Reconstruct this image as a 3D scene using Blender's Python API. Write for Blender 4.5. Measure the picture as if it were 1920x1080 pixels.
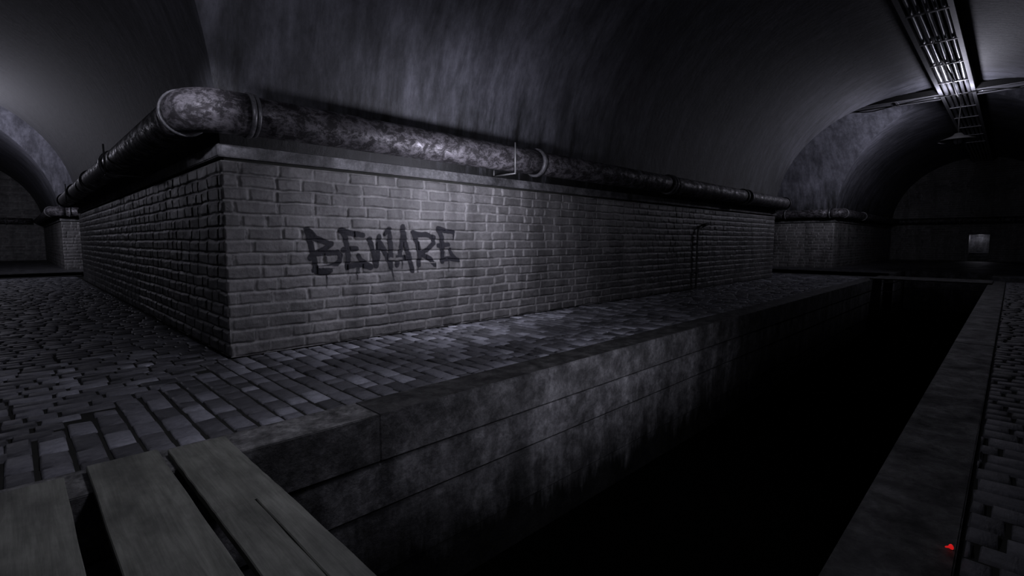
import bpy, bmesh, math, random
import numpy as np
from mathutils import Vector, Matrix
for o in list(bpy.data.objects): bpy.data.objects.remove(o)
sc = bpy.context.scene
COL = sc.collection
random.seed(4)
# ---------------------------------------------------------------- camera
F_PX = 935.3
cam = bpy.data.cameras.new('camera'); cam.sensor_width = 36.0
cam.lens = F_PX * 36.0 / 1920.0
cam.clip_start = 0.05; cam.clip_end = 300
camo = bpy.data.objects.new('camera', cam); COL.objects.link(camo)
camo.location = (0, 0, 1.65)
camo.rotation_euler = (math.radians(90 - 5.375), 0, math.radians(-45))
sc.camera = camo
# ---------------------------------------------------------------- world, exposure
w = bpy.data.worlds.new('world'); sc.world = w; w.use_nodes = True
w.node_tree.nodes['Background'].inputs[0].default_value = (0.0, 0.0, 0.0, 1)
w.node_tree.nodes['Background'].inputs[1].default_value = 0.0
sc.view_settings.view_transform = 'Standard'; sc.view_settings.look = 'None'
sc.view_settings.gamma = 1.0; sc.view_settings.exposure = 0.0
sc.view_settings.use_curve_mapping = False
# ---------------------------------------------------------------- lights without fixtures; the spots are added to brighten single surfaces
LC = (0.84, 0.83, 1.0)
def point(name, loc, power, radius=0.25, color=LC):
    l = bpy.data.lights.new(name, 'POINT'); l.energy = power; l.color = color
    l.shadow_soft_size = radius
    o = bpy.data.objects.new(name, l); COL.objects.link(o); o.location = loc
    return o
def spot(name, loc, aim, power, deg, blend, radius=.2, color=LC):
    l = bpy.data.lights.new(name, 'SPOT'); l.energy = power; l.color = color
    l.spot_size = math.radians(deg); l.spot_blend = blend; l.shadow_soft_size = radius
    o = bpy.data.objects.new(name, l); COL.objects.link(o); o.location = loc
    o.rotation_euler = (Vector(aim)-Vector(loc)).to_track_quat('-Z', 'Y').to_euler(); return o
spot('light_wall', (5.9, 5.8, 2.6), (6.0, 7.73, 2.3), 215, 168, .6)                 # on the painted wall
spot('light_vault', (7.6, 4.6, 3.9), (8.0, 7.4, 5.1), 20, 120, 1.0, .4)               # on the vault above it
spot('added_light_channel_wall', (5.6, .8, 2.0), (6.2, 4.13, -.5), 200, 110, 1.0)           # spot added to brighten the channel side
spot('added_light_pipe_elbow', (-1.0, 3.2, 4.3), (1.72, 7.4, 3.46), 1700, 13, .9)            # narrow spot added only to brighten the pipe bend
point('light_crossing', (2.25, 2.9, 4.0), 62, 0.35)           # crossing where the bridge is
spot('light_bridge', (2.3, 3.2, 3.9), (.1, 5.2, 0), 88, 105, 1.0, .3)               # on the bridge and the cobbles beside it
point('light_tray', (28.1, 2.1, 7.28), 150, 0.15)             # close under the tray at the far crossing
spot('light_crossing_right', (29.4, 2.6, 5.6), (26.0, 7.2, 5.6), 280, 100, .9, .3)
spot('light_passage_vault', (-1.0, 3.4, 3.9), (1.0, 8.4, 5.9), 90, 75, 1.0, .4)
spot('light_crossing_far', (29.6, 2.6, 5.4), (33.0, 6.4, 6.2), 800, 100, 1.0, .3)
spot('light_passage_far', (-2.5, 32.4, 5.2), (1.2, 37.0, 5.6), 900, 120, 1.0, .3)
point('light_crossing_left', (-2.3, 32.2, 5.9), 230, 0.4)   # crossing at the end of the left passage
point('light_doorway', (57.3, 1.95, 1.9), 6, 0.2)
# ---------------------------------------------------------------- dimensions
A = 5.38                                   # vault radius
YC, YL = 2.35, 33.2                         # centre lines of the halls that run along x
XL, XR = -3.28, 30.0                        # centre lines of the halls that run along y
BX0, BX1, BY0, BY1 = 2.10, 24.62, 7.73, 27.85   # the block with the writing
SPR = 2.98                                 # spring of the vaults
CY0, CY1 = 0.57, 4.13                      # the channel
WATER = -2.1
# ---------------------------------------------------------------- materials
def mat(name):
    m = bpy.data.materials.new(name); m.use_nodes = True
    nt = m.node_tree; b = nt.nodes['Principled BSDF']
    return m, nt, b
def N(nt, t, **k):
    n = nt.nodes.new(t)
    for a, v in k.items(): setattr(n, a, v)
    return n
def coords(nt, scale=(1, 1, 1), kind='Object'):
    tc = N(nt, 'ShaderNodeTexCoord'); mp = N(nt, 'ShaderNodeMapping')
    mp.inputs['Scale'].default_value = scale
    nt.links.new(tc.outputs[kind], mp.inputs[0]); return mp.outputs[0]
def noise(nt, vec, scale, detail=6, rough=0.6, dist=0.0):
    n = N(nt, 'ShaderNodeTexNoise'); n.inputs['Scale'].default_value = scale
    n.inputs['Detail'].default_value = detail; n.inputs['Roughness'].default_value = rough
    n.inputs['Distortion'].default_value = dist
    nt.links.new(vec, n.inputs['Vector']); return n.outputs['Fac']
def ramp(nt, fac, pts):
    r = N(nt, 'ShaderNodeValToRGB'); el = r.color_ramp.elements
    while len(el) > 1: el.remove(el[-1])
    for i, (p, c) in enumerate(pts):
        e = el[0] if i == 0 else el.new(p)
        e.position = p; e.color = (c, c, c, 1) if not isinstance(c, tuple) else (*c, 1)
    nt.links.new(fac, r.inputs[0]); return r.outputs[0]
def mul(nt, a, b, fac=1.0, mode='MULTIPLY'):
    m = N(nt, 'ShaderNodeMix', data_type='RGBA', blend_type=mode)
    if isinstance(fac, float): m.inputs[0].default_value = fac
    else: nt.links.new(fac, m.inputs[0])
    for s, v in ((6, a), (7, b)):
        if isinstance(v, tuple): m.inputs[s].default_value = (*v, 1)
        else: nt.links.new(v, m.inputs[s])
    return m.outputs[2]
def bump(nt, b, h, strength=0.5, dist=0.02):
    n = N(nt, 'ShaderNodeBump'); n.inputs['Strength'].default_value = strength
    n.inputs['Distance'].default_value = dist
    nt.links.new(h, n.inputs['Height']); nt.links.new(n.outputs[0], b.inputs['Normal'])
def attr(nt, name):
    n = N(nt, 'ShaderNodeAttribute'); n.attribute_name = name; return n.outputs['Fac']

def M_brick():
    m, nt, b = mat('brick')
    v = coords(nt)
    base = ramp(nt, attr(nt, 'tone'), [(0, (.135, .132, .13)), (1, (.215, .21, .208))])
    mo = attr(nt, 'mortar')
    mp_ = N(nt, 'ShaderNodeMath', operation='MAXIMUM'); nt.links.new(mo, mp_.inputs[0]); mp_.inputs[1].default_value = 0
    ne = N(nt, 'ShaderNodeMath', operation='MULTIPLY', use_clamp=True); nt.links.new(mo, ne.inputs[0]); ne.inputs[1].default_value = -1
    col = mul(nt, base, (.30, .295, .29), mp_.outputs[0], 'MIX')
    col = mul(nt, col, (.03, .03, .03), ne.outputs[0], 'MIX')  # negative mask: shadow lines at the brick edges, painted near black
    fine = ramp(nt, noise(nt, v, 12, 10, .78), [(.3, .5), (.7, 1.25)])
    col = mul(nt, col, fine)
    drip = ramp(nt, noise(nt, coords(nt, (1, 1, .16)), 2.1, 7, .65), [(.36, .42), (.56, 1.0)])
    col = mul(nt, col, drip, .8)
    big = ramp(nt, noise(nt, v, .45, 3, .5), [(.35, .55), (.6, 1.05)])
    col = mul(nt, col, big, .7)
    nt.links.new(col, b.inputs['Base Color'])
    rr = ramp(nt, noise(nt, v, 3, 4, .6), [(.3, .34), (.7, .52)])
    nt.links.new(rr, b.inputs['Roughness']); b.inputs['Specular IOR Level'].default_value = .55
    bump(nt, b, noise(nt, v, 22, 10, .78), .8, .016)
    return m
def M_concrete(name, lo, hi, vert=.25, streak=.8, rough=(.4, .75), sc_=1.3, bs=.5):
    m, nt, b = mat(name)
    v = coords(nt)
    n1 = noise(nt, v, sc_, 9, .68, .4)
    col = ramp(nt, n1, [(.32, lo), (.68, hi)])
    st = ramp(nt, noise(nt, coords(nt, (1.6, 1.6, vert)), 1.5, 6, .6), [(.38, .35), (.6, 1.15)])
    col = mul(nt, col, st, streak)
    col = mul(nt, col, ramp(nt, noise(nt, v, 4.5, 10, .78, .3), [(.38, .4), (.5, .9), (.62, 1.5)]), .9)
    col = mul(nt, col, ramp(nt, noise(nt, v, 19, 8, .78), [(.3, .5), (.7, 1.3)]), .9)
    nt.links.new(col, b.inputs['Base Color'])
    nt.links.new(ramp(nt, n1, [(.3, rough[1]), (.7, rough[0])]), b.inputs['Roughness'])
    bump(nt, b, noise(nt, v, 11, 9, .72), bs, .03)
    return m
def M_vault():
    m, nt, b = mat('vault_plaster')
    tc = N(nt, 'ShaderNodeUVMap')
    def mp(s):
        q = N(nt, 'ShaderNodeMapping'); q.inputs['Scale'].default_value = s
        nt.links.new(tc.outputs[0], q.inputs[0]); return q.outputs[0]
    n1 = noise(nt, mp((.35, .35, 1)), 1.0, 7, .65, .6)
    col = ramp(nt, n1, [(.3, (.085, .088, .10)), (.68, (.20, .20, .235))])
    st = noise(nt, mp((1.6, .42, 1)), 1.5, 9, .7, .3)
    col = mul(nt, col, ramp(nt, st, [(.38, .38), (.60, 1.18)]), .8)
    # grime run down the vault foot, ragged edge, plus painted shade behind the pipe
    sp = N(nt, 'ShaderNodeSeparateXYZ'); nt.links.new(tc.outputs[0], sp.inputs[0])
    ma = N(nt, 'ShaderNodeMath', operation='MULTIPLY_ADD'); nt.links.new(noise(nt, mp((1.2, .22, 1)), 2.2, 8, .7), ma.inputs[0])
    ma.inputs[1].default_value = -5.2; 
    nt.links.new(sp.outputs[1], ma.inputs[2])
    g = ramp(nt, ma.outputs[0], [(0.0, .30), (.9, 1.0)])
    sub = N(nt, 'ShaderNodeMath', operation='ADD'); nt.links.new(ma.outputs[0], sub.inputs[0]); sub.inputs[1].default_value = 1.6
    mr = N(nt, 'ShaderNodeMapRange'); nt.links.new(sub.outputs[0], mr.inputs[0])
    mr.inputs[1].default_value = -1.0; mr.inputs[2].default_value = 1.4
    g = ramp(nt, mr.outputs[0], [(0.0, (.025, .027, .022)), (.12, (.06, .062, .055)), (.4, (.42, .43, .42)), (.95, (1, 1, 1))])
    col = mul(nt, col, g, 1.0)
    col = mul(nt, col, ramp(nt, noise(nt, mp((3, 1.5, 1)), 2.2, 10, .78), [(.32, .5), (.68, 1.3)]), .8)
    nt.links.new(col, b.inputs['Base Color']); b.inputs['Roughness'].default_value = .62
    bump(nt, b, noise(nt, mp((2.4, 1.4, 1)), 2.5, 9, .72), .45, .03)
    return m
def M_sett():
    m, nt, b = mat('cobblestone')
    v = coords(nt)
    col = ramp(nt, attr(nt, 'tone'), [(0, (.08, .082, .088)), (.5, (.20, .202, .22)), (.8, (.30, .305, .34)), (1, (.48, .49, .54))])
    col = mul(nt, col, ramp(nt, noise(nt, v, .9, 5, .6), [(.32, .45), (.62, 1.1)]), .75)
    col = mul(nt, col, ramp(nt, noise(nt, v, 17, 8, .75), [(.3, .5), (.7, 1.3)]), .8)
    nt.links.new(col, b.inputs['Base Color'])
    nt.links.new(ramp(nt, noise(nt, v, 7, 5, .6), [(.3, .33), (.7, .6)]), b.inputs['Roughness'])
    bump(nt, b, noise(nt, coords(nt, (1, 3, 1)), 13, 8, .7), .7, .02)
    return m
def M_metal(name, lo, hi, sc_=6.0, rough=(.28, .7), metallic=.35, lim=(.42, .6)):
    m, nt, b = mat(name)
    v = coords(nt)
    n1 = noise(nt, coords(nt, (.8, .8, 1.2)), sc_*.6, 12, .8, .35)
    n2 = noise(nt, v, 1.1, 5, .6)
    col = ramp(nt, n1, [(lim[0], lo), (lim[1], hi)])
    col = mul(nt, col, ramp(nt, n2, [(.35, .5), (.6, 1.1)]), .7)
    nt.links.new(col, b.inputs['Base Color'])
    nt.links.new(ramp(nt, n1, [(lim[0], rough[1]), (lim[1], rough[0])]), b.inputs['Roughness'])
    b.inputs['Metallic'].default_value = metallic
    bump(nt, b, n1, .3, .01)
    return m
def M_wood():
    m, nt, b = mat('weathered_wood')
    n1 = noise(nt, coords(nt, (6, .5, 6)), 2.2, 9, .62, .9)
    n2 = noise(nt, coords(nt, (2.0, 1.0, 1)), 1.8, 8, .65)
    col = ramp(nt, n1, [(.3, (.125, .130, .108)), (.7, (.27, .278, .24))])
    col = mul(nt, col, ramp(nt, n2, [(.35, .5), (.6, 1.1)]), .9)
    col = mul(nt, col, ramp(nt, noise(nt, coords(nt, (30, 1.2, 10)), 3, 5, .6), [(.3, .75), (.6, 1.05)]), .6)
    nt.links.new(col, b.inputs['Base Color']); b.inputs['Roughness'].default_value = .6
    bump(nt, b, noise(nt, coords(nt, (22, 1.0, 10)), 3, 7, .65), .4, .008)
    return m
def M_plain(name, col, rough=.6, metallic=0.0, spec=.5):
    m, nt, b = mat(name); 
    c = ramp(nt, noise(nt, coords(nt), 6, 5, .6), [(.3, tuple(.75*x for x in col)), (.7, col)])
    nt.links.new(c, b.inputs['Base Color']); b.inputs['Roughness'].default_value = rough
    b.inputs['Metallic'].default_value = metallic; b.inputs['Specular IOR Level'].default_value = spec
    return m
BRICK = M_brick()
STONE = M_concrete('channel_stone', (.07, .07, .065), (.30, .30, .305))
KERB = M_concrete('kerb_stone', (.05, .05, .045), (.20, .20, .19), vert=1.0, sc_=2.2)
LEDGE = M_concrete('ledge_stone', (.07, .07, .07), (.21, .21, .22), vert=.3)
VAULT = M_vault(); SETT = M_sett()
JOINT = M_plain('dark_joint_earth', (.035, .036, .032), .9, 0, .1)
GROUND = M_concrete('ground_stone', (.05, .052, .055), (.15, .15, .16), vert=1, bs=.8)
PIPE = M_metal('rusty_painted_pipe', (.018, .016, .018), (.20, .19, .205), 9.0, (.33, .75), .25, (.46, .6))
COLLAR = M_metal('pipe_collar_steel', (.06, .06, .065), (.26, .26, .27), 3.0)
DARKM = M_plain('dark_iron', (.03, .03, .032), .55, .5)
TRAYM = M_plain('galvanised_steel', (.42, .42, .45), .5, .2)
CONDM = M_plain('conduit_steel', (.36, .36, .39), .3, .5)
SIDEM = M_plain('blackened_steel', (.012, .012, .012), .8, 0, .2)
CABLE = M_plain('black_rubber_cable', (.008, .008, .008), .7, 0, .2)
WOOD = M_wood()
WATERM = M_plain('black_sewer_water', (.0012, .0014, .0012), .9, 0, .0)
# ---------------------------------------------------------------- mesh helpers
def link(name, me, m, parent=None, smooth=False):
    o = bpy.data.objects.new(name, me); COL.objects.link(o)
    for x in (m if isinstance(m, (list, tuple)) else [m]): me.materials.append(x)
    if smooth: me.shade_smooth()
    if parent: o.parent = parent
    return o
def tag(o, label=None, cat=None, group=None, kind=None):
    if label: o['label'] = label
    if cat: o['category'] = cat
    if group: o['group'] = group
    if kind: o['kind'] = kind
    return o
def struct(o): o['kind'] = 'structure'; return o
def empty(name, loc, label, cat, group=None):
    o = bpy.data.objects.new(name, None); COL.objects.link(o); o.location = loc
    o.empty_display_size = .2
    return tag(o, label, cat, group)
def from_np(name, verts, faces, m, parent=None, smooth=True, attrs=None):
    me = bpy.data.meshes.new(name)
    verts = np.asarray(verts, dtype=np.float32); faces = np.asarray(faces, dtype=np.int32)
    me.vertices.add(len(verts)); me.vertices.foreach_set('co', verts.ravel())
    me.loops.add(faces.size); me.loops.foreach_set('vertex_index', faces.ravel())
    me.polygons.add(len(faces)); me.polygons.foreach_set('loop_start', np.arange(0, faces.size, 4, dtype=np.int32))
    for k, v in (attrs or {}).items():
        a = me.attributes.new(k, 'FLOAT', 'POINT'); a.data.foreach_set('value', np.asarray(v, dtype=np.float32))
    me.update(calc_edges=True)
    return link(name, me, m, parent, smooth)
class MB:
    def __init__(s): s.bm = bmesh.new()
    def box(s, x0, x1, y0, y1, z0, z1, bev=0.0, mi=0):
        r = bmesh.ops.create_cube(s.bm, size=1.0)
        vs = r['verts']
        bmesh.ops.scale(s.bm, verts=vs, vec=(x1-x0, y1-y0, z1-z0))
        bmesh.ops.translate(s.bm, verts=vs, vec=((x0+x1)/2, (y0+y1)/2, (z0+z1)/2))
        if mi:
            for f in {f for v in vs for f in v.link_faces}: f.material_index = mi
        if bev:
            es = list({e for v in vs for e in v.link_edges})
            bmesh.ops.bevel(s.bm, geom=es, offset=bev, segments=2, affect='EDGES')
        return s
    def quad(s, *p, mi=0):
        f = s.bm.faces.new([s.bm.verts.new(q) for q in p]); f.material_index = mi; return s
    def tube(s, pts, r, seg=20, cap=True):
        pts = [Vector(p) for p in pts]; n = len(pts); rings = []
        up = None
        for i, p in enumerate(pts):
            t = ((pts[min(i+1, n-1)] - p).normalized() + (p - pts[max(i-1, 0)]).normalized())
            t.normalize()
            if up is None:
                up = Vector((0, 0, 1)) if abs(t.z) < .9 else Vector((1, 0, 0))
            a = (up - t * up.dot(t)).normalized(); b = t.cross(a); up = a
            rr = r[i] if isinstance(r, (list, tuple)) else r
            rings.append([s.bm.verts.new(p + (a*math.cos(2*math.pi*k/seg) + b*math.sin(2*math.pi*k/seg))*rr) for k in range(seg)])
        for i in range(n-1):
            for k in range(seg):
                f = s.bm.faces.new([rings[i][k], rings[i][(k+1) % seg], rings[i+1][(k+1) % seg], rings[i+1][k]]); f.smooth = True
        if cap:
            s.bm.faces.new(rings[0][::-1]); s.bm.faces.new(rings[-1])
        return s
    def lathe(s, c, prof, seg=32):
        c = Vector(c); rings = []
        for r, z in prof:
            rings.append([s.bm.verts.new(c + Vector((r*math.cos(2*math.pi*k/seg), r*math.sin(2*math.pi*k/seg), z))) for k in range(seg)])
        for i in range(len(prof)-1):
            for k in range(seg):
                f = s.bm.faces.new([rings[i][k], rings[i][(k+1) % seg], rings[i+1][(k+1) % seg], rings[i+1][k]]); f.smooth = True
        return s
    def build(s, name, m, parent=None):
        bmesh.ops.recalc_face_normals(s.bm, faces=s.bm.faces)
        me = bpy.data.meshes.new(name); s.bm.to_mesh(me); s.bm.free()
        return link(name, me, m, parent)
# value noise for building relief
def vnoise(x, y, seed=0):
    def h(i, j):
        n = (i.astype(np.int64)*374761393 + j.astype(np.int64)*668265263 + seed*144665) & 0x7fffffff
        n = ((n ^ (n >> 13)) * 1274126177) & 0x7fffffff
        n = (n ^ (n >> 16)) & 0xffff
        return n / 65535.0
    xi = np.floor(x); yi = np.floor(y); fx = x-xi; fy = y-yi
    fx = fx*fx*(3-2*fx); fy = fy*fy*(3-2*fy)
    a = h(xi, yi); b = h(xi+1, yi); c = h(xi, yi+1); d = h(xi+1, yi+1)
    return (a*(1-fx)+b*fx)*(1-fy) + (c*(1-fx)+d*fx)*fy
def sstep(a, b, x):
    t = np.clip((x-a)/(b-a), 0, 1); return t*t*(3-2*t)
# ---------------------------------------------------------------- brick relief
COURSE = 0.184; WH = 2.755
def brick_field(u, z, seed):
    """relief height, mortar mask, tone for wall coordinates u (along), z (up)"""
    uw = u + .022*(vnoise(u*5, z*9, seed+1)-.5) + .010*(vnoise(u*17, z*17, seed+2)-.5)
    zw = z + .020*(vnoise(u*2.6, z*3, seed+3)-.5) + .012*(vnoise(u*11, z*12, seed+4)-.5)
    row = np.floor(zw/COURSE).astype(int); dz = zw - row*COURSE
    edge_z = np.minimum(dz, COURSE-dz)
    left = np.zeros_like(uw); right = np.zeros_like(uw); tone = np.zeros_like(uw); lift = np.zeros_like(uw); tilt = np.zeros_like(uw)
    umin, umax = -1.0, u.max()+1
    for r in np.unique(row):
        rg = random.Random(int(r)*7919 + seed*31)
        b = [umin - rg.random()*.5]
        while b[-1] < umax: b.append(b[-1] + (rg.uniform(.46, .60) if rg.random() < .74 else rg.uniform(.25, .38)))
        b = np.array(b); mk = row == r
        k = np.clip(np.searchsorted(b, uw[mk])-1, 0, len(b)-2)
        tn = np.array([rg.random() for _ in b]); lf = np.array([rg.uniform(-.004, .004) for _ in b]); tl = np.array([rg.uniform(-.05, .05) for _ in b])
        left[mk] = uw[mk]-b[k]; right[mk] = b[k+1]-uw[mk]
        tone[mk] = tn[k]; lift[mk] = lf[k]; tilt[mk] = tl[k]
    edge_u = np.minimum(left, right)
    j = .010 + .012*vnoise(u*3, z*4, seed+7)
    d = np.minimum(edge_u*.85, edge_z) - j*.75
    # round the corners
    cx = np.clip(.035-edge_u, 0, None); cz = np.clip(.035-edge_z, 0, None)
    d = d - .35*np.minimum(cx, cz)
    m = sstep(0.0, .016, d)
    # shadow line cut and coloured into the lower and right-hand edge of each brick
    nz_ = vnoise(u*2.3, z*5, seed+20); nw = vnoise(u*9, z*9, seed+21)
    edge_shade = np.maximum((1-sstep(.0, .008+.010*nw, np.abs(dz-.012-.006*nw)))*sstep(.25, .5, nz_), (1-sstep(.0, .006+.012*nw, np.abs(right-.020)))*sstep(.35, .6, vnoise(u*3, z*3, seed+22))*sstep(.015, .03, edge_z))
    h = -.014*edge_shade + m*(.019 + lift + tilt*(dz-COURSE/2)*.9) + .005*(vnoise(u*8, z*13, seed+9)-.5)*2*m + .004*(vnoise(u*30, z*30, seed+10)-.5)
    worn = sstep(.70, .82, vnoise(u*1.7, z*2.6, seed+12))           # places where mortar is smeared flush
    h = h*(1-.5*worn*m) + .004*worn
    return h, np.clip(1-m, 0, 1)*(1-edge_shade) - edge_shade, tone  # mortar mask goes negative along the painted shadow lines
def relief_wall(name, o, du, dn, length, res, seed, height=WH, z0=0.0, u0=0.0):
    nu = max(2, int(length/res)); nz = max(2, int(height/res))
    u, z = np.meshgrid(np.linspace(0, length, nu+1), np.linspace(z0, height, nz+1), indexing='ij')
    h, mo, tn = brick_field(u+u0, z, seed)
    e = np.minimum(u, length-u)                                     # corners stay shut
    h = h*np.where(e < .004, 0, 1) 
    h[:, 0] = 0; h[:, -1] = 0
    P = np.stack([o[0]+du[0]*u+dn[0]*h, o[1]+du[1]*u+dn[1]*h, o[2]+z], -1).reshape(-1, 3)
    i, j = np.meshgrid(np.arange(nu), np.arange(nz), indexing='ij')
    a = i*(nz+1)+j; q = np.stack([a, a+nz+1, a+nz+2, a+1], -1).reshape(-1, 4)
    if du[0]*dn[1]-du[1]*dn[0] > 0: q = q[:, ::-1]
    o_ = from_np(name, P, q, BRICK, attrs={'mortar': mo.ravel(), 'tone': tn.ravel()})
    return struct(o_)
# the block with the writing: near half in fine relief, far half coarser, same courses
front = relief_wall('wall_front', (BX0, BY0, 0), (1, 0), (0, -1), 10.0, .0125, 3)
relief_wall('wall_front_far', (BX0+10.0, BY0, 0), (1, 0), (0, -1), BX1-BX0-10.0, .025, 3, u0=10.0)
relief_wall('wall_side', (BX0, BY0, 0), (0, 1), (-1, 0), 7.0, .016, 8)
relief_wall('wall_side_far', (BX0, BY0+7, 0), (0, 1), (-1, 0), BY1-BY0-7, .03, 8, u0=7.0)
relief_wall('wall_side_right', (BX1, BY0, 0), (0, 1), (1, 0), BY1-BY0, .05, 5)
relief_wall('wall_rear', (BX0, BY1, 0), (1, 0), (0, 1), BX1-BX0, .06, 6)
# neighbouring blocks across the crossings
FX = XR+A; FY = YL+A                                            # 35.38 / 38.58
relief_wall('wall_far_right_end', (FX, BY0, 0), (0, 1), (-1, 0), 14.0, .03, 12)
relief_wall('wall_far_right', (FX, BY0, 0), (1, 0), (0, -1), 20.0, .05, 13)
relief_wall('wall_far_left_end', (BX0, FY, 0), (1, 0), (0, -1), 12.0, .03, 14)
relief_wall('wall_far_left', (BX0, FY, 0), (0, 1), (-1, 0), 21.0, .05, 15)
relief_wall('wall_opposite', (-12, YC-A, 0), (1, 0), (0, 1), 67.4, .09, 16)
relief_wall('wall_opposite_left', (XL-A, 7.73, 0), (0, 1), (1, 0), 52.0, .09, 17)
# end walls: left hall, right crossing, and behind the camera (plain brick relief up to the vault)
relief_wall('wall_end_left', (XL-A, 59.5, 0), (1, 0), (0, -1), 2*A, .08, 18, height=8.5)
relief_wall('wall_end_crossing', (XR-A, 21.7, 0), (1, 0), (0, -1), 2*A, .08, 19, height=8.5)
relief_wall('wall_end_crossing_rear', (XR-A, -12, 0), (1, 0), (0, 1), 2*A, .12, 20, height=8.5)
relief_wall('wall_behind', (-14, YC-A, 0), (0, 1), (1, 0), 2*A, .12, 21, height=8.5)
relief_wall('wall_behind_rear', (XL-A, -12, 0), (1, 0), (0, 1), 2*A, .12, 22, height=8.5)
relief_wall('wall_end_cross_hall', (14.0, YL-A, 0), (0, 1), (-1, 0), 2*A, .12, 23, height=8.5)
relief_wall('wall_end_cross_hall_rear', (-14.0, YL-A, 0), (0, 1), (1, 0), 2*A, .12, 24, height=8.5)
# end wall of the long hall, with a doorway
EX = 55.4; DY0, DY1, DZ = 1.33, 2.56, 2.17
relief_wall('wall_end_left_of_door', (EX, DY1, 0), (0, 1), (-1, 0), YC+A-DY1, .06, 25, height=8.5)
relief_wall('wall_end_right_of_door', (EX, YC-A, 0), (0, 1), (-1, 0), DY0-(YC-A), .06, 25, height=8.5)
relief_wall('wall_end_over_door', (EX, DY0, 0), (0, 1), (-1, 0), DY1-DY0, .06, 26, height=8.5, z0=DZ)
# ---------------------------------------------------------------- paint on the wall
STR = {'B1': [(3.249, 1.808), (3.281, 1.646), (3.325, 1.438), (3.36, 1.193)], 'B2': [(3.249, 1.808), (3.361, 1.694), (3.511, 1.637), (3.62, 1.607)], 'B3': [(3.62, 1.607), (3.545, 1.549), (3.443, 1.497), (3.353, 1.472)], 'B4': [(3.271, 1.387), (3.343, 1.452), (3.505, 1.466), (3.727, 1.466), (3.775, 1.412), (3.757, 1.331), (3.683, 1.266), (3.533, 1.222), (3.388, 1.213)], 'B5': [(3.333, 1.186), (3.44, 1.158), (3.539, 1.147), (3.596, 1.183)], 'E1': [(3.806, 1.816), (3.93, 1.787), (4.171, 1.748)], 'E2': [(3.806, 1.816), (3.854, 1.727), (3.888, 1.591), (3.908, 1.409), (3.892, 1.217)], 'E3': [(3.824, 1.505), (3.921, 1.522), (4.049, 1.526)], 'E4': [(3.892, 1.235), (4.031, 1.255), (4.152, 1.254), (4.299, 1.202)], 'E5': [(4.08, 1.414), (4.13, 1.33), (4.234, 1.261), (4.305, 1.215)], 'W1': [(4.298, 1.674), (4.365, 1.475), (4.411, 1.226)], 'W2': [(4.411, 1.226), (4.454, 1.455), (4.483, 1.731)], 'W3': [(4.472, 1.664), (4.569, 1.492), (4.688, 1.246)], 'W4': [(4.7, 1.197), (4.707, 1.49), (4.677, 1.858)], 'W5': [(4.677, 1.858), (4.621, 1.809), (4.592, 1.765)], 'A1': [(4.953, 1.902), (4.948, 1.705), (4.903, 1.467), (4.822, 1.228)], 'A2': [(4.959, 1.882), (5.006, 1.586), (5.087, 1.344), (5.148, 1.109)], 'A3': [(4.821, 1.374), (4.959, 1.367), (5.076, 1.395)], 'A4': [(4.889, 1.333), (5.039, 1.325)], 'R1': [(5.175, 1.806), (5.253, 1.625), (5.305, 1.441), (5.283, 1.217)], 'R2': [(5.175, 1.806), (5.288, 1.767), (5.472, 1.769), (5.628, 1.718), (5.616, 1.614), (5.492, 1.5), (5.329, 1.42)], 'R3': [(5.366, 1.403), (5.539, 1.317), (5.645, 1.205)], 'F1': [(5.729, 1.886), (5.886, 1.846), (6.095, 1.822)], 'F2': [(6.095, 1.822), (6.099, 1.677)], 'F3': [(5.742, 1.865), (5.81, 1.729), (5.827, 1.518), (5.818, 1.267)], 'F4': [(5.736, 1.565), (5.975, 1.581)], 'F5': [(5.824, 1.301), (6.012, 1.311), (6.21, 1.278)], 'F6': [(6.009, 1.49), (6.046, 1.397), (6.121, 1.309)], 'D1': [(3.525, 1.399), (3.544, 1.274)], 'D2': [(3.53, 1.151), (3.527, 0.901)], 'D3': [(4.053, 1.211), (4.059, 0.997)], 'D4': [(4.726, 1.166), (4.754, 0.962)], 'D5': [(4.939, 1.328), (4.931, 1.168)], 'D6': [(5.976, 1.269), (5.973, 1.064)], 'D7': [(4.089, 1.2), (4.088, 1.098)], 'D8': [(5.269, 1.217), (5.266, 1.074)]}
HW = {'D': (.014, .006), 'B2': (.062, .040), 'B5': (.05, .04), 'E5': (.035, .055), 'E1': (.06, .045), 'F2': (.022, .018), 'F6': (.035, .05), 'F4': (.045, .04), 'F3': (.055, .05), 'A3': (.03, .03), 'A4': (.035, .035), 'W5': (.045, .03), 'B3': (.05, .035)}
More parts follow.
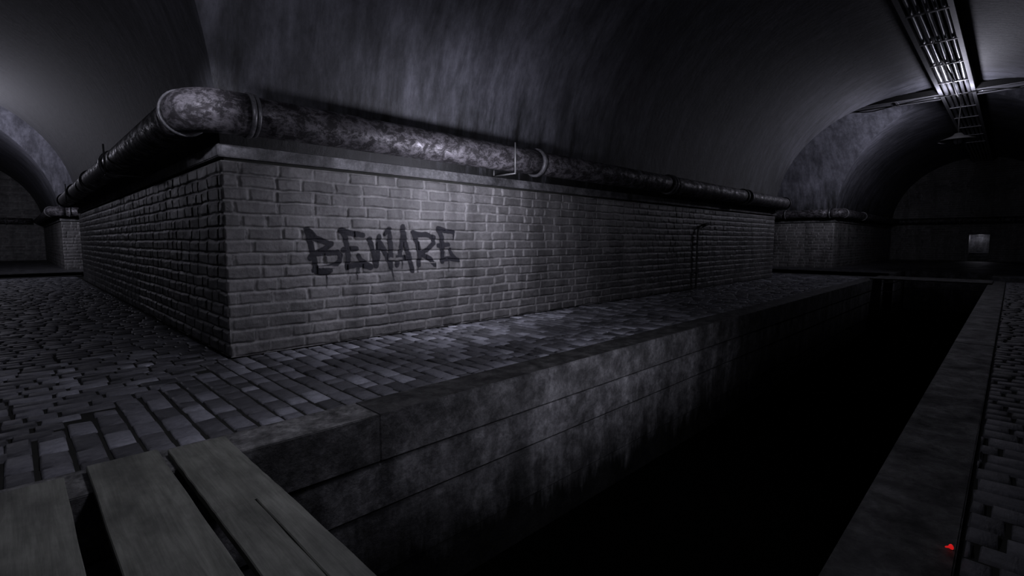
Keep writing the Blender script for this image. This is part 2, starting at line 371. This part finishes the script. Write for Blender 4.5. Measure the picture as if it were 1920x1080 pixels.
def build_graffiti():
    r = .0065; u0, u1, z0, z1 = 3.1, 6.32, .86, 2.0
    u, z = np.meshgrid(np.arange(u0, u1, r), np.arange(z0, z1, r), indexing='ij')
    D = np.full(u.shape, 9.0)
    for k, pts in STR.items():
        wa, wb = HW.get(k, HW.get(k[0], (.05, .044)) if k[0] == 'D' else (.05, .046))
        L = [0]
        for p, q in zip(pts, pts[1:]): L.append(L[-1] + math.dist(p, q))
        for s, (p, q) in enumerate(zip(pts, pts[1:])):
            dx, dz = q[0]-p[0], q[1]-p[1]; l2 = dx*dx+dz*dz
            t = np.clip(((u-p[0])*dx+(z-p[1])*dz)/l2, 0, 1)
            wd = wa + (wb-wa)*(L[s]+t*math.sqrt(l2))/L[-1]
            D = np.minimum(D, np.hypot(u-p[0]-t*dx, z-p[1]-t*dz) - wd)
    D = D + .010*(vnoise(u*22, z*22, 77)-.5) + .006*(vnoise(u*60, z*60, 78)-.5)
    al = 1 - sstep(-.016, .010, D)
    h, _, _ = brick_field(u-BX0, z, 3)
    keep = al > .01
    kc = keep[:-1, :-1] | keep[1:, :-1] | keep[:-1, 1:] | keep[1:, 1:]
    ii, jj = np.nonzero(kc); nz = u.shape[1]
    q = np.stack([ii*nz+jj, (ii+1)*nz+jj, (ii+1)*nz+jj+1, ii*nz+jj+1], -1)
    used = np.unique(q); re = np.full(u.size, -1); re[used] = np.arange(len(used))
    P = np.stack([u, BY0 - np.maximum(h, 0) - .006, z], -1).reshape(-1, 3)[used]
    m, nt, b = mat('black_spray_paint')
    col = ramp(nt, noise(nt, coords(nt), 20, 5, .6), [(.3, (.010, .010, .013)), (.7, (.022, .022, .028))])
    nt.links.new(col, b.inputs['Base Color']); b.inputs['Roughness'].default_value = .7
    b.inputs['Specular IOR Level'].default_value = .25
    nt.links.new(attr(nt, 'cover'), b.inputs['Alpha'])
    o = from_np('graffiti', P, re[q], m, attrs={'cover': .98*al.ravel()[used]})
    tag(o, 'dark sprayed graffiti word BEWARE with drips on the brick wall', 'graffiti')
build_graffiti()
# ---------------------------------------------------------------- ledges on the blocks
def ledge(name, x0, x1, y0, y1):
    b = MB()
    b.box(x0-.045, x1+.045, y0-.045, y1+.045, 2.80, 2.97, .012)
    b.box(x0+.05, x1-.05, y0+.05, y1-.05, 2.60, 2.81, 0, 1)
    return struct(b.build(name, [LEDGE, JOINT]))
ledge('trim_1', BX0, BX1, BY0, BY1)
ledge('trim_2', FX, FX+20.0, BY0, 21.7)
ledge('trim_3', BX0, 14.0, FY, 59.5)
ledge('trim_4', -14, EX, -6, YC-A)
# ---------------------------------------------------------------- vaulted ceiling
def build_ceiling():
    V = []; Q = []; UV = []
    n = 48
    def strip(axis, c, sel0, sel1):
        # barrel along axis; sel(d) gives start/end for offset d from the centre line
        th = [math.pi*k/n for k in range(n+1)]; m = 30
        base = len(V)
        for t in th:
            d = A*math.cos(t); z = SPR + A*math.sin(t); arc = A*min(t, math.pi-t)
            s0, s1 = sel0(abs(d)), sel1(abs(d))
            for k in range(m+1):
                s = s0+(s1-s0)*k/m
                V.append((s, c+d, z) if axis == 'x' else (c+d, s, z)); UV.append((s + (37 if axis == 'y' else 0) + c, arc))
        for a in range(n):
            for k in range(m):
                i = base+a*(m+1)+k; Q.append((i, i+1, i+m+2, i+m+1))
    k0 = lambda v: (lambda d: v)
    # halls along x at YC
    strip('x', YC, k0(-14), lambda d: XL-d)
    strip('x', YC, lambda d: XL+d, lambda d: XR-d)
    strip('x', YC, lambda d: XR+d, k0(EX))
    strip('x', YL, k0(-14), lambda d: XL-d)
    strip('x', YL, lambda d: XL+d, k0(14))
    strip('y', XL, k0(-12), lambda d: YC-d)
    strip('y', XL, lambda d: YC+d, lambda d: YL-d)
    strip('y', XL, lambda d: YL+d, k0(59.5))
    strip('y', XR, k0(-12), lambda d: YC-d)
    strip('y', XR, lambda d: YC+d, k0(21.7))
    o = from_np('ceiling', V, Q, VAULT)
    uv = o.data.uv_layers.new(name='UVMap')
    li = np.empty(len(o.data.loops), dtype=np.int32); o.data.loops.foreach_get('vertex_index', li)
    uv.data.foreach_set('uv', np.asarray(UV, dtype=np.float32)[li].ravel())
    struct(o)
build_ceiling()
# ---------------------------------------------------------------- floor slabs and setts
def slabs():
    b = MB(); z0, z1 = -.35, -.022
    R = [(-14, 28.2, 4.6, 7.9), (-14, 2.3, 7.9, 31.5), (24.4, 28.2, 7.9, 22), (-14, 28.2, -3.2, .1), (24.4, 28.2, -12, -3.2),
         (31.8, 56, 4.13, 7.9), (31.8, 35.6, 7.9, 22), (31.8, 56, -3.2, .57), (31.8, 35.6, -12, -3.2), (35.0, 56, .57, 4.13), (-14, 14, 35.1, 60), (-14, 2.3, -12, -3.2), (2.3, 14, 27.6, 31.5)]
    for i, r in enumerate(R):
        far = r[0] > 30 or r[2] > 34
        b.box(r[0], r[1], r[2], r[3], z0, 0.0 if far else z1, 0, 1 if far else 0)
    return struct(b.build('floor', [JOINT, GROUND]))
slabs()
def setts(name, regions, seed):
    rg = random.Random(seed); V = []; Q = []; T = []
    for (x0, x1, y0, y1, skip) in regions:
        x = x0
        rot = len(skip or '') and 'r' in skip
        while x < x1-.05:
            wx = min(rg.uniform(.185, .225), x1-x); y = y0 - rg.random()*.3
            while y < y1:
                ly = rg.choice([.40, .37, .34, .24, .19, .28]) * rg.uniform(.9, 1.1)
                a, c = max(y, y0), min(y+ly, y1)
                y += ly
                if c-a < .035: continue
                mx, my = (x+wx/2, (a+c)/2)
                if rot: mx, my = my, mx
                if skip and 'm' in skip and (my > mx+5.62) != rot and mx < 2.2: continue
                gx = rg.uniform(.009, .016); gy = rg.uniform(.009, .015); h = rg.uniform(-.005, .005); tx = rg.uniform(-.006, .006); ty = rg.uniform(-.006, .006)
                X0, X1, Y0, Y1 = x+gx, x+wx-gx, a+gy, c-gy
                i = len(V); tn = rg.random()*(.38 if seed == 12 else 1)  # opposite bank stones toned down, painting in its weaker light
                cx, cy = (X0+X1)/2, (Y0+Y1)/2
                for (ins, zz) in ((0, -.05), (.004, -.014), (.018, -.002)):
                    for (px, py) in ((X0+ins, Y0+ins*.7), (X1-ins, Y0+ins*.7), (X1-ins, Y1-ins*.7), (X0+ins, Y1-ins*.7)):
                        j = rg.uniform(-.005, .005) if ins else 0
                        vx, vy = px+j, py+j
                        V.append((vy if rot else vx, vx if rot else vy, zz + (h if ins else 0) + tx*(px-cx)/.1 + ty*(py-cy)/.2)); T.append(tn)
                fs = [(i+l+k, i+l+(k+1) % 4, i+l+4+(k+1) % 4, i+l+4+k) for l in (0, 4) for k in range(4)] + [(i+8, i+9, i+10, i+11)]
                Q += [f[::-1] for f in fs] if rot else fs
            x += wx
    return struct(from_np(name, V, Q, SETT, smooth=False, attrs={'tone': T}))
setts('floor_cobbles_walkway', [(-1.4, 28.15, 4.63, 7.70, 'm'), (4.63, 31.0, -1.4, 2.07, 'mr'), (24.66, 28.15, 7.70, 16, '')], 11)
setts('floor_cobbles_opposite', [(.8, 28.15, -2.98, .09, None)], 12)
# kerbs along the channels
def kerb(name, x0, x1, y0, y1):
    b = MB(); L = x1-x0 if x1-x0 > y1-y0 else y1-y0; along = x1-x0 > y1-y0
    p = 0; rg = random.Random(int(x0*10+y0*7))
    while p < L-.01:
        l = min(16.36 if p == 0 and L > 40 else rg.uniform(7.0, 9.0), L-p)
        if L-p-l < .5: l = L-p
        q = rg.uniform(-.004, .004)
        if along: b.box(x0+p+.002, x0+p+l-.002, y0, y1, -.445, .012+q, .008)
        else: b.box(x0, x1, y0+p+.002, y0+p+l-.002, -.445, .012+q, .008)
        p += l
    b.bm.normal_update()
    for f in b.bm.faces:
        if f.normal.z > .9: f.material_index = 2 if (along and L > 40 and f.calc_center_median().x < 2.36) else 1
    return struct(b.build(name, [KERB, KERBTOP, RUBBLE]))
def course_wall(name, x0, x1, y0, y1, side):
    """stone courses of the channel wall under the kerb; side = direction the face looks"""
    b = MB()
    for k, (zt, zb) in enumerate(((-.472, -.92), (-.95, -1.6), (-1.61, -2.4))):
        s = .014*(k+1)
        X0, X1, Y0, Y1 = x0, x1, y0, y1
        if side == '-y': Y0 = y0+s
        if side == '+y': Y1 = y1-s
        if side == '-x': X0 = x0+s
        if side == '+x': X1 = x1-s
        b.box(X0, X1, Y0, Y1, zb, zt, .006)
    X0, X1, Y0, Y1 = x0, x1, y0, y1
    if side == '-y': Y0 += .07
    if side == '+y': Y1 -= .07
    if side == '-x': X0 += .07
    if side == '+x': X1 -= .07
    b.box(X0, X1, Y0, Y1, -2.4, -.3, 0, 1)
    return struct(b.build(name, [CHAN, JOINT]))
def M_channel():
    m = M_concrete('wet_channel_stone', (.10, .10, .10), (.42, .42, .43), vert=.3, streak=.7, rough=(.35, .7), sc_=1.7)
    nt = m.node_tree; b = nt.nodes['Principled BSDF']
    src = b.inputs['Base Color'].links[0].from_socket
    # light fading down the channel, painted as a dark stain with ragged upper edge
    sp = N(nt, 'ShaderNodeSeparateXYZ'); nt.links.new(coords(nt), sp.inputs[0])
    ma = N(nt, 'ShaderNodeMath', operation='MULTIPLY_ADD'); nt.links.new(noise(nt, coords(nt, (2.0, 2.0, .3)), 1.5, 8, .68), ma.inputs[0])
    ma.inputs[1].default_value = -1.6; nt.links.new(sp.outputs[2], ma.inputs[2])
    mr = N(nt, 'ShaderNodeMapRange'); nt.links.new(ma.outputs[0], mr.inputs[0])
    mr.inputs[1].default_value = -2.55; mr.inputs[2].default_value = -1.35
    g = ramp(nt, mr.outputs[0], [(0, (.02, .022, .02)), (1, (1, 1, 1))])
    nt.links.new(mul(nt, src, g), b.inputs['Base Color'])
    return m
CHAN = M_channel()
# kerb face is brighter cut stone than its dirty top
KERB2 = M_concrete('cut_kerb_stone', (.09, .09, .088), (.30, .30, .305), vert=.8, sc_=2.4, streak=.5)
KERB = KERB2
RUBBLE = M_concrete('chipped_kerb_top', (.05, .05, .045), (.42, .42, .41), vert=1.0, sc_=5.0, bs=1.0)
KERBTOP = M_concrete('dirty_kerb_top', (.02, .02, .018), (.13, .13, .125), vert=1.0, sc_=3.2, bs=.8)
kerb('trim_5', -14, 28.2, CY1, 4.62)
kerb('trim_6', -14, 28.2, .10, CY0)
kerb('trim_7', 34.98, 35.45, CY0, CY1)
kerb('trim_8', 27.75, 28.2, 4.62, 21)
kerb('trim_9', 31.8, 32.25, 4.4, 21)
kerb('trim_10', -14, 2.3, 31.05, 31.5)
kerb('trim_11', -14, 14, 35.1, 35.6)
kerb('trim_12', 31.8, 35.45, CY1, 4.6)
kerb('trim_13', 31.8, 35.45, .1, CY0)
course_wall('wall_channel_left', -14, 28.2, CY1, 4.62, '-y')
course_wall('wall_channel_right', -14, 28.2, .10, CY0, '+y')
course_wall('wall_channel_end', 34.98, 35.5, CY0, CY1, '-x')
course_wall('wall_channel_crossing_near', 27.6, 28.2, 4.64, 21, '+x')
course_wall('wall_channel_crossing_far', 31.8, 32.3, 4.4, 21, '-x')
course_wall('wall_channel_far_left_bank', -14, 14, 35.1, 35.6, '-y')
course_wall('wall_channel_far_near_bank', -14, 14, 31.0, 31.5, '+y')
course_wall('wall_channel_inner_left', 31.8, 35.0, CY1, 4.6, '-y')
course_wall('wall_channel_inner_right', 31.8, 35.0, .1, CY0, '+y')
b = MB(); b.box(-14, 34.97, CY0+.001, CY1-.001, WATER-.02, WATER); b.box(28.21, 31.79, 4.65, 21, WATER-.02, WATER); b.box(28.21, 31.79, CY1, 4.65, WATER-.02, WATER); b.box(28.21, 31.79, -12, CY0-.001, WATER-.02, WATER); b.box(-14, 14, 31.51, 35.09, WATER-.02, WATER)
wt = b.build('sewer_water', WATERM); tag(wt, 'still black water lying deep in the sewer channel', 'water', kind='stuff')
# ---------------------------------------------------------------- doorway alcove at the far end
b = MB()
b.box(EX+2.6, EX+2.8, DY0-.3, DY1+.3, 0, 3); b.box(EX+.02, EX+2.8, DY0-.3, DY0, 0, 3); b.box(EX+.02, EX+2.8, DY1, DY1+.3, 0, 3); b.box(EX+.02, EX+2.8, DY0-.3, DY1+.3, DZ+.001, 3)
b.box(EX, EX+2.8, DY0-.3, DY1+.3, -.3, 0)
struct(b.build('door_1', LEDGE))
st = empty('stone_steps', (EX+.6, (DY0+DY1)/2, 0), 'three pale stone steps rising inside the small far doorway', 'steps')
for k in range(3):
    q = MB(); q.box(.35*k, 1.9, -(DY1-DY0)/2+.002, (DY1-DY0)/2-.002, .23*k, .23*(k+1), .015)
    q.build('step', LEDGE, st)
# ---------------------------------------------------------------- wall pipes
ZP = 3.32; RP = .255; OFF = .38
def arc_pts(c, r, a0, a1, z, n=12):
    return [(c[0]+r*math.cos(a0+(a1-a0)*k/n), c[1]+r*math.sin(a0+(a1-a0)*k/n), z) for k in range(n+1)]
def pipe_run(name, label, parts, collars, loc, group=None):
    """parts: list of (part name, list of points); collars: (point, direction, halfwidth, radius)"""
    root = empty(name, loc, label, 'pipe', group); L = Vector(loc)
    for pn, pts, r in parts:
        q = MB(); q.tube([Vector(p)-L for p in pts], r, 28); q.build(pn, PIPE, root)
    for p, d, hw, r in collars:
        q = MB(); p = Vector(p)-L; d = Vector(d)
        q.tube([p-d*hw, p-d*hw*.9, p+d*hw*.9, p+d*hw], [r*.96, r, r, r*.96], 28); q.build('collar', COLLAR, root)
    return root
def dense(p, q, n=14):
    p = Vector(p); q = Vector(q); return [p+(q-p)*k/n for k in range(n+1)]
px, py = BX0-OFF, BY0-OFF           # pipe lines around the block
qx, qy = BX1+OFF, BY1+OFF
rb = .38
el1 = arc_pts((px+rb, py+rb), rb, math.pi, 1.5*math.pi, ZP)          # corner nearest the camera
el2 = arc_pts((qx-rb, py+rb), rb, 1.5*math.pi, 2*math.pi, ZP)
el3 = arc_pts((px+rb, qy-rb), rb, .5*math.pi, math.pi, ZP)
parts = [('pipe_elbow', [(px, py+.45, ZP)] + el1 + [(px+.62, py, ZP)], RP+.02),
         ('pipe_section', dense((px+.6, py, ZP), (8.05, py, ZP)), RP),
         ('pipe_section', dense((8.05, py, ZP), (13.9, py, ZP)), RP-.006),
         ('pipe_section', dense((13.9, py, ZP), (19.8, py, ZP)), RP),
         ('pipe_section', dense((19.8, py, ZP), (qx-rb, py, ZP)), RP-.006),
         ('pipe_elbow', [(qx-rb-.1, py, ZP)] + el2 + [(qx, py+rb+.1, ZP)], RP),
         ('pipe_section', dense((qx, py+rb, ZP), (qx, 22, ZP)), RP-.006),
         ('pipe_section', dense((px, py+.44, ZP), (px, 13.9, ZP)), RP-.004),
         ('pipe_section', dense((px, 13.9, ZP), (px, 19.6, ZP)), RP),
         ('pipe_section', dense((px, 19.6, ZP), (px, qy-rb, ZP)), RP-.006),
         ('pipe_elbow', [(px, qy-rb-.1, ZP)] + el3[::-1] + [(px+rb+.1, qy, ZP)], RP),
         ('pipe_section', dense((px+rb, qy, ZP), (14, qy, ZP)), RP-.006)]
X_ = (1, 0, 0); Y_ = (0, 1, 0)
coll = [((px+.63, py, ZP), X_, .03, RP+.04), ((px+.70, py, ZP), X_, .022, RP+.026), ((px, py+.46, ZP), Y_, .035, RP+.045),
        ((8.08, py, ZP), X_, .05, RP+.045), ((13.85, py, ZP), X_, .03, RP+.035), ((14.02, py, ZP), X_, .03, RP+.035),
        ((19.65, py, ZP), X_, .035, RP+.04), ((20.05, py, ZP), X_, .035, RP+.04), ((qx-rb-.05, py, ZP), X_, .03, RP+.03), ((qx, py+rb+.05, ZP), Y_, .04, RP+.035),
        ((px, 13.95, ZP), Y_, .04, RP+.04), ((px, 18.2, ZP), Y_, .045, RP+.045), ((px, 22.8, ZP), Y_, .04, RP+.045), ((px, qy-rb-.05, ZP), Y_, .05, RP+.045)]
pipe_run('wall_pipe', 'thick rusty pipe elbowing around the corner above the wall painted BEWARE', parts, coll, (px, py, ZP-RP))
# pipe around the far right block and on to the end wall
fx, fy = FX-OFF, BY0-OFF
e = arc_pts((fx+rb, fy+rb), rb, math.pi, 1.5*math.pi, ZP)
pipe_run('wall_pipe', 'distant pipe rounding the brick corner at the far right crossing', [
    ('pipe_section', dense((fx, 21, ZP), (fx, fy+rb, ZP)), RP-.006), ('pipe_elbow', [(fx, fy+.5, ZP)] + e + [(fx+.55, fy, ZP)], RP+.02),
    ('pipe_section', dense((fx+.5, fy, ZP), (EX-.4, fy, ZP)), RP-.006)],
    [((fx, fy+.55, ZP), Y_, .04, RP+.045), ((fx, fy+3.0, ZP), Y_, .04, RP+.04), ((fx+.6, fy, ZP), X_, .04, RP+.045), ((fx+6, fy, ZP), X_, .04, RP+.04)], (fx, fy, ZP-RP))
gx, gy = BX0-OFF, FY-OFF
e = arc_pts((gx+rb, gy+rb), rb, math.pi, 1.5*math.pi, ZP)
pipe_run('wall_pipe', 'distant pipe rounding the brick corner in the left side passage', [
    ('pipe_section', dense((gx, 59, ZP), (gx, gy+rb, ZP)), RP-.006), ('pipe_elbow', [(gx, gy+.5, ZP)] + e + [(gx+.55, gy, ZP)], RP+.02),
    ('pipe_section', dense((gx+.5, gy, ZP), (13.9, gy, ZP)), RP-.006)],
    [((gx, gy+.55, ZP), Y_, .04, RP+.045), ((gx+.75, gy, ZP), X_, .04, RP+.045)], (gx, gy, ZP-RP))
pipe_run('wall_pipe', 'dim pipe crossing the dark end wall above the small doorway', [
    ('pipe_section', dense((EX-OFF, 7.6, ZP), (EX-OFF, -3, ZP)), RP-.006)], [((EX-OFF, 4.6, ZP), Y_, .04, RP+.04), ((EX-OFF, 1.2, ZP), Y_, .04, RP+.04)], (EX-OFF, 2.35, ZP-RP))
pipe_run('wall_pipe', 'dim pipe crossing the dark end wall of the left passage', [
    ('pipe_section', dense((1.4, 59.5-OFF, ZP), (-8.3, 59.5-OFF, ZP)), RP-.006)], [((-.2, 59.5-OFF, ZP), X_, .04, RP+.04)], (-3.2, 59.5-OFF, ZP-RP))
# hangers: a flat iron cradle under the pipe with a rod up its front and one at the back
def hanger(along, s, line, out, label):
    # s = station along the wall, line = pipe line coordinate, out = -1 (towards the hall)
    loc = (s, line, ZP-RP-.08) if along == 'x' else (line, s, ZP-RP-.08)
    root = empty('pipe_hanger', loc, label, 'pipe hanger', 'iron hangers under the wall pipe')
    def P(t, z): return (0, t*out, z) if along == 'x' else (t*out, 0, z)
    f = RP+.035
    q = MB(); q.tube([P(f, 0), P(f, .35), P(f, .60)], .016, 8); q.build('front_rod', HANG, root)
    q = MB(); q.tube([P(f+.01, 0), P(-.36, 0)], .016, 8); q.build('cradle_bar', HANG, root)
    q = MB(); q.tube([P(-.33, 0), P(-.33, .12)], .016, 8); q.build('rear_rod', HANG, root)
    return root
HANG = M_plain('hanger_iron', (.20, .20, .20), .5, .3)
hanger('x', 7.15, py, -1, 'thin iron hanger under the pipe above the right end of BEWARE')
hanger('y', 13.0, px, -1, 'thin iron hanger under the pipe along the dark left side')
hanger('y', 23.0, px, -1, 'farthest iron hanger near the end of the left side pipe')
# ---------------------------------------------------------------- drain pipe on the far part of the long wall
DRAINM = M_plain('corroded_lead', (.10, .10, .10), .7, 0)
dp = empty('drain_pipe', (16.6, BY0-.095, .05), 'thin dark drain pipe with a bent top on the far brickwork', 'pipe')
q = MB(); q.tube([(0, 0, 0), (0, 0, 1.0), (0, 0, 1.88), (.03, 0, 1.97), (.12, 0, 2.04), (.35, 0, 2.12)], .03, 12); q.build('downpipe', DRAINM, dp)
q = MB(); q.tube([(.33, 0, 2.12), (.80, 0, 2.20)], .055, 14); q.build('hopper', SIDEM, dp)
for z in (.5, 1.5):
    q = MB(); q.box(-.05, .05, -.035, .07, z-.02, z+.02, .006); q.build('clamp', DARKM, dp)
# ---------------------------------------------------------------- plank bridge
def plank(x0, x1, y0, y1, z, label, seed, split=None, skew=0.0):
    rg = random.Random(seed); bm = bmesh.new()
 
    def piece(a, c, y0=y0, y1=y1):
        ny = 40; T = .048
        rings = []
        for k in range(ny+1):
            y = y0+(y1-y0)*k/ny; sg = -.006*math.sin(math.pi*k/ny)
            wl = .0015*math.sin(k*.7+seed); wr = .0015*math.sin(k*.9+seed*2); sk = skew*(y1-y)
            e = .006
            prof = [(a+wl+sk, z-T), (a+wl+sk, z-e), (a+wl+e+sk, z), (c+wr-e+sk, z), (c+wr+sk, z-e), (c+wr+sk, z-T)]
            jag = rg.uniform(-.006, .006) if k in (0, ny) else 0
            rings.append([bm.verts.new((px_, y+jag, pz_+sg)) for px_, pz_ in prof])
        for k in range(ny):
            for i in range(6):
                bm.faces.new([rings[k][i], rings[k][(i+1) % 6], rings[k+1][(i+1) % 6], rings[k+1][i]])
        bm.faces.new(rings[0]); bm.faces.new(rings[-1][::-1])
    if split:
        piece(x0, split-.003, y0, 3.2); piece(split+.003, x1, y0, 3.2); piece(x0, x1, 3.2, y1)
    else: piece(x0, x1)
    bmesh.ops.recalc_face_normals(bm, faces=bm.faces)
    me = bpy.data.meshes.new('plank'); bm.to_mesh(me); bm.free()
    o = link('plank', me, WOOD)
    return tag(o, label, 'plank', 'planks bridging the channel')
zt = .064
plank(-.27, .148, .05, 4.42, zt, 'weathered grey plank at the left edge of the little bridge', 1)
plank(.27, .685, -.1, 4.515, zt+.003, 'weathered grey plank in the middle of the little bridge', 2)
plank(.74, 1.135, -.15, 4.46, zt, 'cracked wide grey plank on the right side of the little bridge', 3, split=.965)
# far footbridge over the channel
b = MB(); b.box(25.95, 28.1, CY0-.12, CY1+.12, .018, .07, .01)
fb = b.build('footbridge_slab', KERBTOP); tag(fb, 'low stone slab crossing the far end of the channel', 'slab')
# ---------------------------------------------------------------- cable trays under the crown
TZ = 7.95
def tray(axis, c0, c1, s0, s1, rungs, label, loc):
    root = empty('cable_tray', loc, label, 'cable tray'); L = Vector(loc)
    def bx(mb, a0, a1, b0, b1, z0, z1, bev=0):
        if axis == 'x': mb.box(a0-L.x, a1-L.x, b0-L.y, b1-L.y, z0-L.z, z1-L.z, bev)
        else: mb.box(b0-L.x, b1-L.x, a0-L.y, a1-L.y, z0-L.z, z1-L.z, bev)
    zt_ = TZ; ph = .33 if axis == 'x' else .24
    for (a, c) in ((c0, c0+.12), (c1-.12, c1)):
        q = MB(); bx(q, s0, s1, a, c, zt_, zt_+.02); q.build('bottom_flange', TRAYM, root)
    for a in (c0-.012, c1):
        q = MB(); bx(q, s0, s1, a, a+.012, zt_, zt_+ph); q.build('side_panel', SIDEM, root)
    q = MB(); bx(q, s0, s1, c0, c1, zt_+ph-.03, zt_+ph-.01); q.build('backing_plate', SIDEM, root)
    for s in rungs:
        q = MB(); bx(q, s-.045, s+.045, c0+.1, c1-.1, zt_-.004, zt_+.03); q.build('rung', TRAYM, root)
    nc = 5 if axis == 'x' else 4
    for k in range(nc):
        c = c0+.12+(c1-c0-.24)*(k+.5)/nc
        r = .075 if k % 2 == 0 else .055
        q = MB(); pts = []
        n = 60
        for i in range(n+1):
            s = s0+(s1-s0)*i/n; wob = .006*math.sin(i*1.3+k*2)
            pts.append((s-L.x, c+wob-L.y, zt_+.04+r-L.z) if axis == 'x' else (c+wob-L.x, s-L.y, zt_+.04+r-L.z))
        q.tube(pts, r, 12); q.build('conduit', CONDM, root)
    return root
tray('x', 1.53, 2.68, -2.0, EX-.1, [15.7, 18.4, 21.3, 24.1, 26.9, 29.35, 32.2, 35.0, 38.1, 41, 44], 'long grey cable tray with conduits under the crown above the channel', (15.0, 2.1, TZ))
tray('y', 28.8, 29.95, 2.70, 21.0, [4.2, 6.6, 9.0, 12], 'cable tray branching to the left under the vault of the far crossing', (29.4, 2.70, TZ))
tray('y', 28.8, 29.95, -11.0, 1.51, [-6, -3.4, -.7], 'cable tray branching to the right under the vault of the far crossing', (29.4, 1.51, TZ))
def cable(pts, r, label, n=10):
    q = MB(); out = []
    P = [Vector(p) for p in pts]
    P = [P[0]] + P + [P[-1]]
    for i in range(1, len(P)-2):
        for k in range(n):
            t = k/n; a, b_, c, d = P[i-1], P[i], P[i+1], P[i+2]
            out.append(.5*((2*b_)+(-a+c)*t+(2*a-5*b_+4*c-d)*t*t+(-a+3*b_-3*c+d)*t**3))
    out.append(P[-1]); q.tube(out, r, 8)
    return tag(q.build('hanging_cable', CABLE), label, 'cable')
cable([(18.4, 2.15, 7.912), (20.2, 2.12, 7.78), (21.3, 2.2, 7.912), (22.6, 2.1, 7.72), (24.1, 2.12, 7.912), (25.6, 1.98, 7.70), (26.9, 2.1, 7.912), (28.2, 2.02, 7.66), (29.3, 1.98, 7.912)], .028, 'loose black cable looping along the underside of the long tray')
cable([(28.9, 6.3, 7.912), (28.95, 5.2, 7.70), (28.9, 4.2, 7.80), (28.95, 3.0, 7.912), (28.9, 2.0, 7.85), (29.0, 1.2, 7.912), (28.9, -.2, 7.72), (28.95, -2, 7.91)], .024, 'thin black cable drooping beneath the sideways tray at the crossing')
# ---------------------------------------------------------------- hanging lamp
lx, ly, lz = 29.6, 2.0, 6.02
lamp = empty('hanging_lamp', (lx, ly, lz), 'wide shallow lamp shade hanging on a cord from the far tray', 'lamp')
q = MB(); q.lathe((0, 0, 0), [(.71, 0), (.72, .02), (.45, .11), (.2, .22), (.12, .32), (.0, .34)], 40)
sh = q.build('lamp_shade', SIDEM, lamp)
q = MB(); q.lathe((0, 0, 0), [(.70, .004), (.44, .09), (.18, .18), (.0, .20)], 40); q.build('shade_lining', M_plain('dusty_enamel', (.16, .16, .17), .5), sh)
q = MB(); q.lathe((0, 0, 0), [(.0, -.16), (.10, -.13), (.15, -.04), (.14, .06), (.07, .16)], 20)
GLOBE, nt, bb = mat('frosted_glass'); bb.inputs['Base Color'].default_value = (.42, .42, .45, 1); bb.inputs['Roughness'].default_value = .25
q.build('bulb', GLOBE, lamp)
for k in range(6):
    a = k*math.pi/3; q = MB()
    q.tube([(.20*math.cos(a), .20*math.sin(a), .12), (.21*math.cos(a), .21*math.sin(a), -.04), (.12*math.cos(a), .12*math.sin(a), -.18), (0, 0, -.20)], .012, 6)
    q.build('guard_wire', DARKM, lamp)
q = MB(); q.tube([(0, 0, .34), (.03, .02, .9), (-.02, .0, 1.4), (0, 0, TZ-lz-.0)], .025, 8); q.build('cord', CABLE, lamp)
# ---------------------------------------------------------------- small red plastic cap on the opposite kerb, glow added to keep it bright
m, nt, bb = mat('red_plastic'); bb.inputs['Base Color'].default_value = (.8, .02, .02, 1)
bb.inputs['Emission Color'].default_value = (1, .02, .02, 1); bb.inputs['Emission Strength'].default_value = .45
rm = empty('red_cap', (3.42, .135, .012), 'tiny red plastic funnel cap with an added glow lying on the near right kerb', 'plastic cap')
q = MB(); d = Vector((.70, -.71, 0)); o_ = Vector((0, 0, .018))
q.tube([o_-d*.018, o_-d*.015, o_+d*.003, o_+d*.012, o_+d*.016], [.002, .004, .006, .013, .014], 16); q.build('red_funnel', m, rm)
q = MB(); q.tube([o_+d*.016, o_+d*.02], [.008, .005], 12); q.build('cap', DARKM, rm)
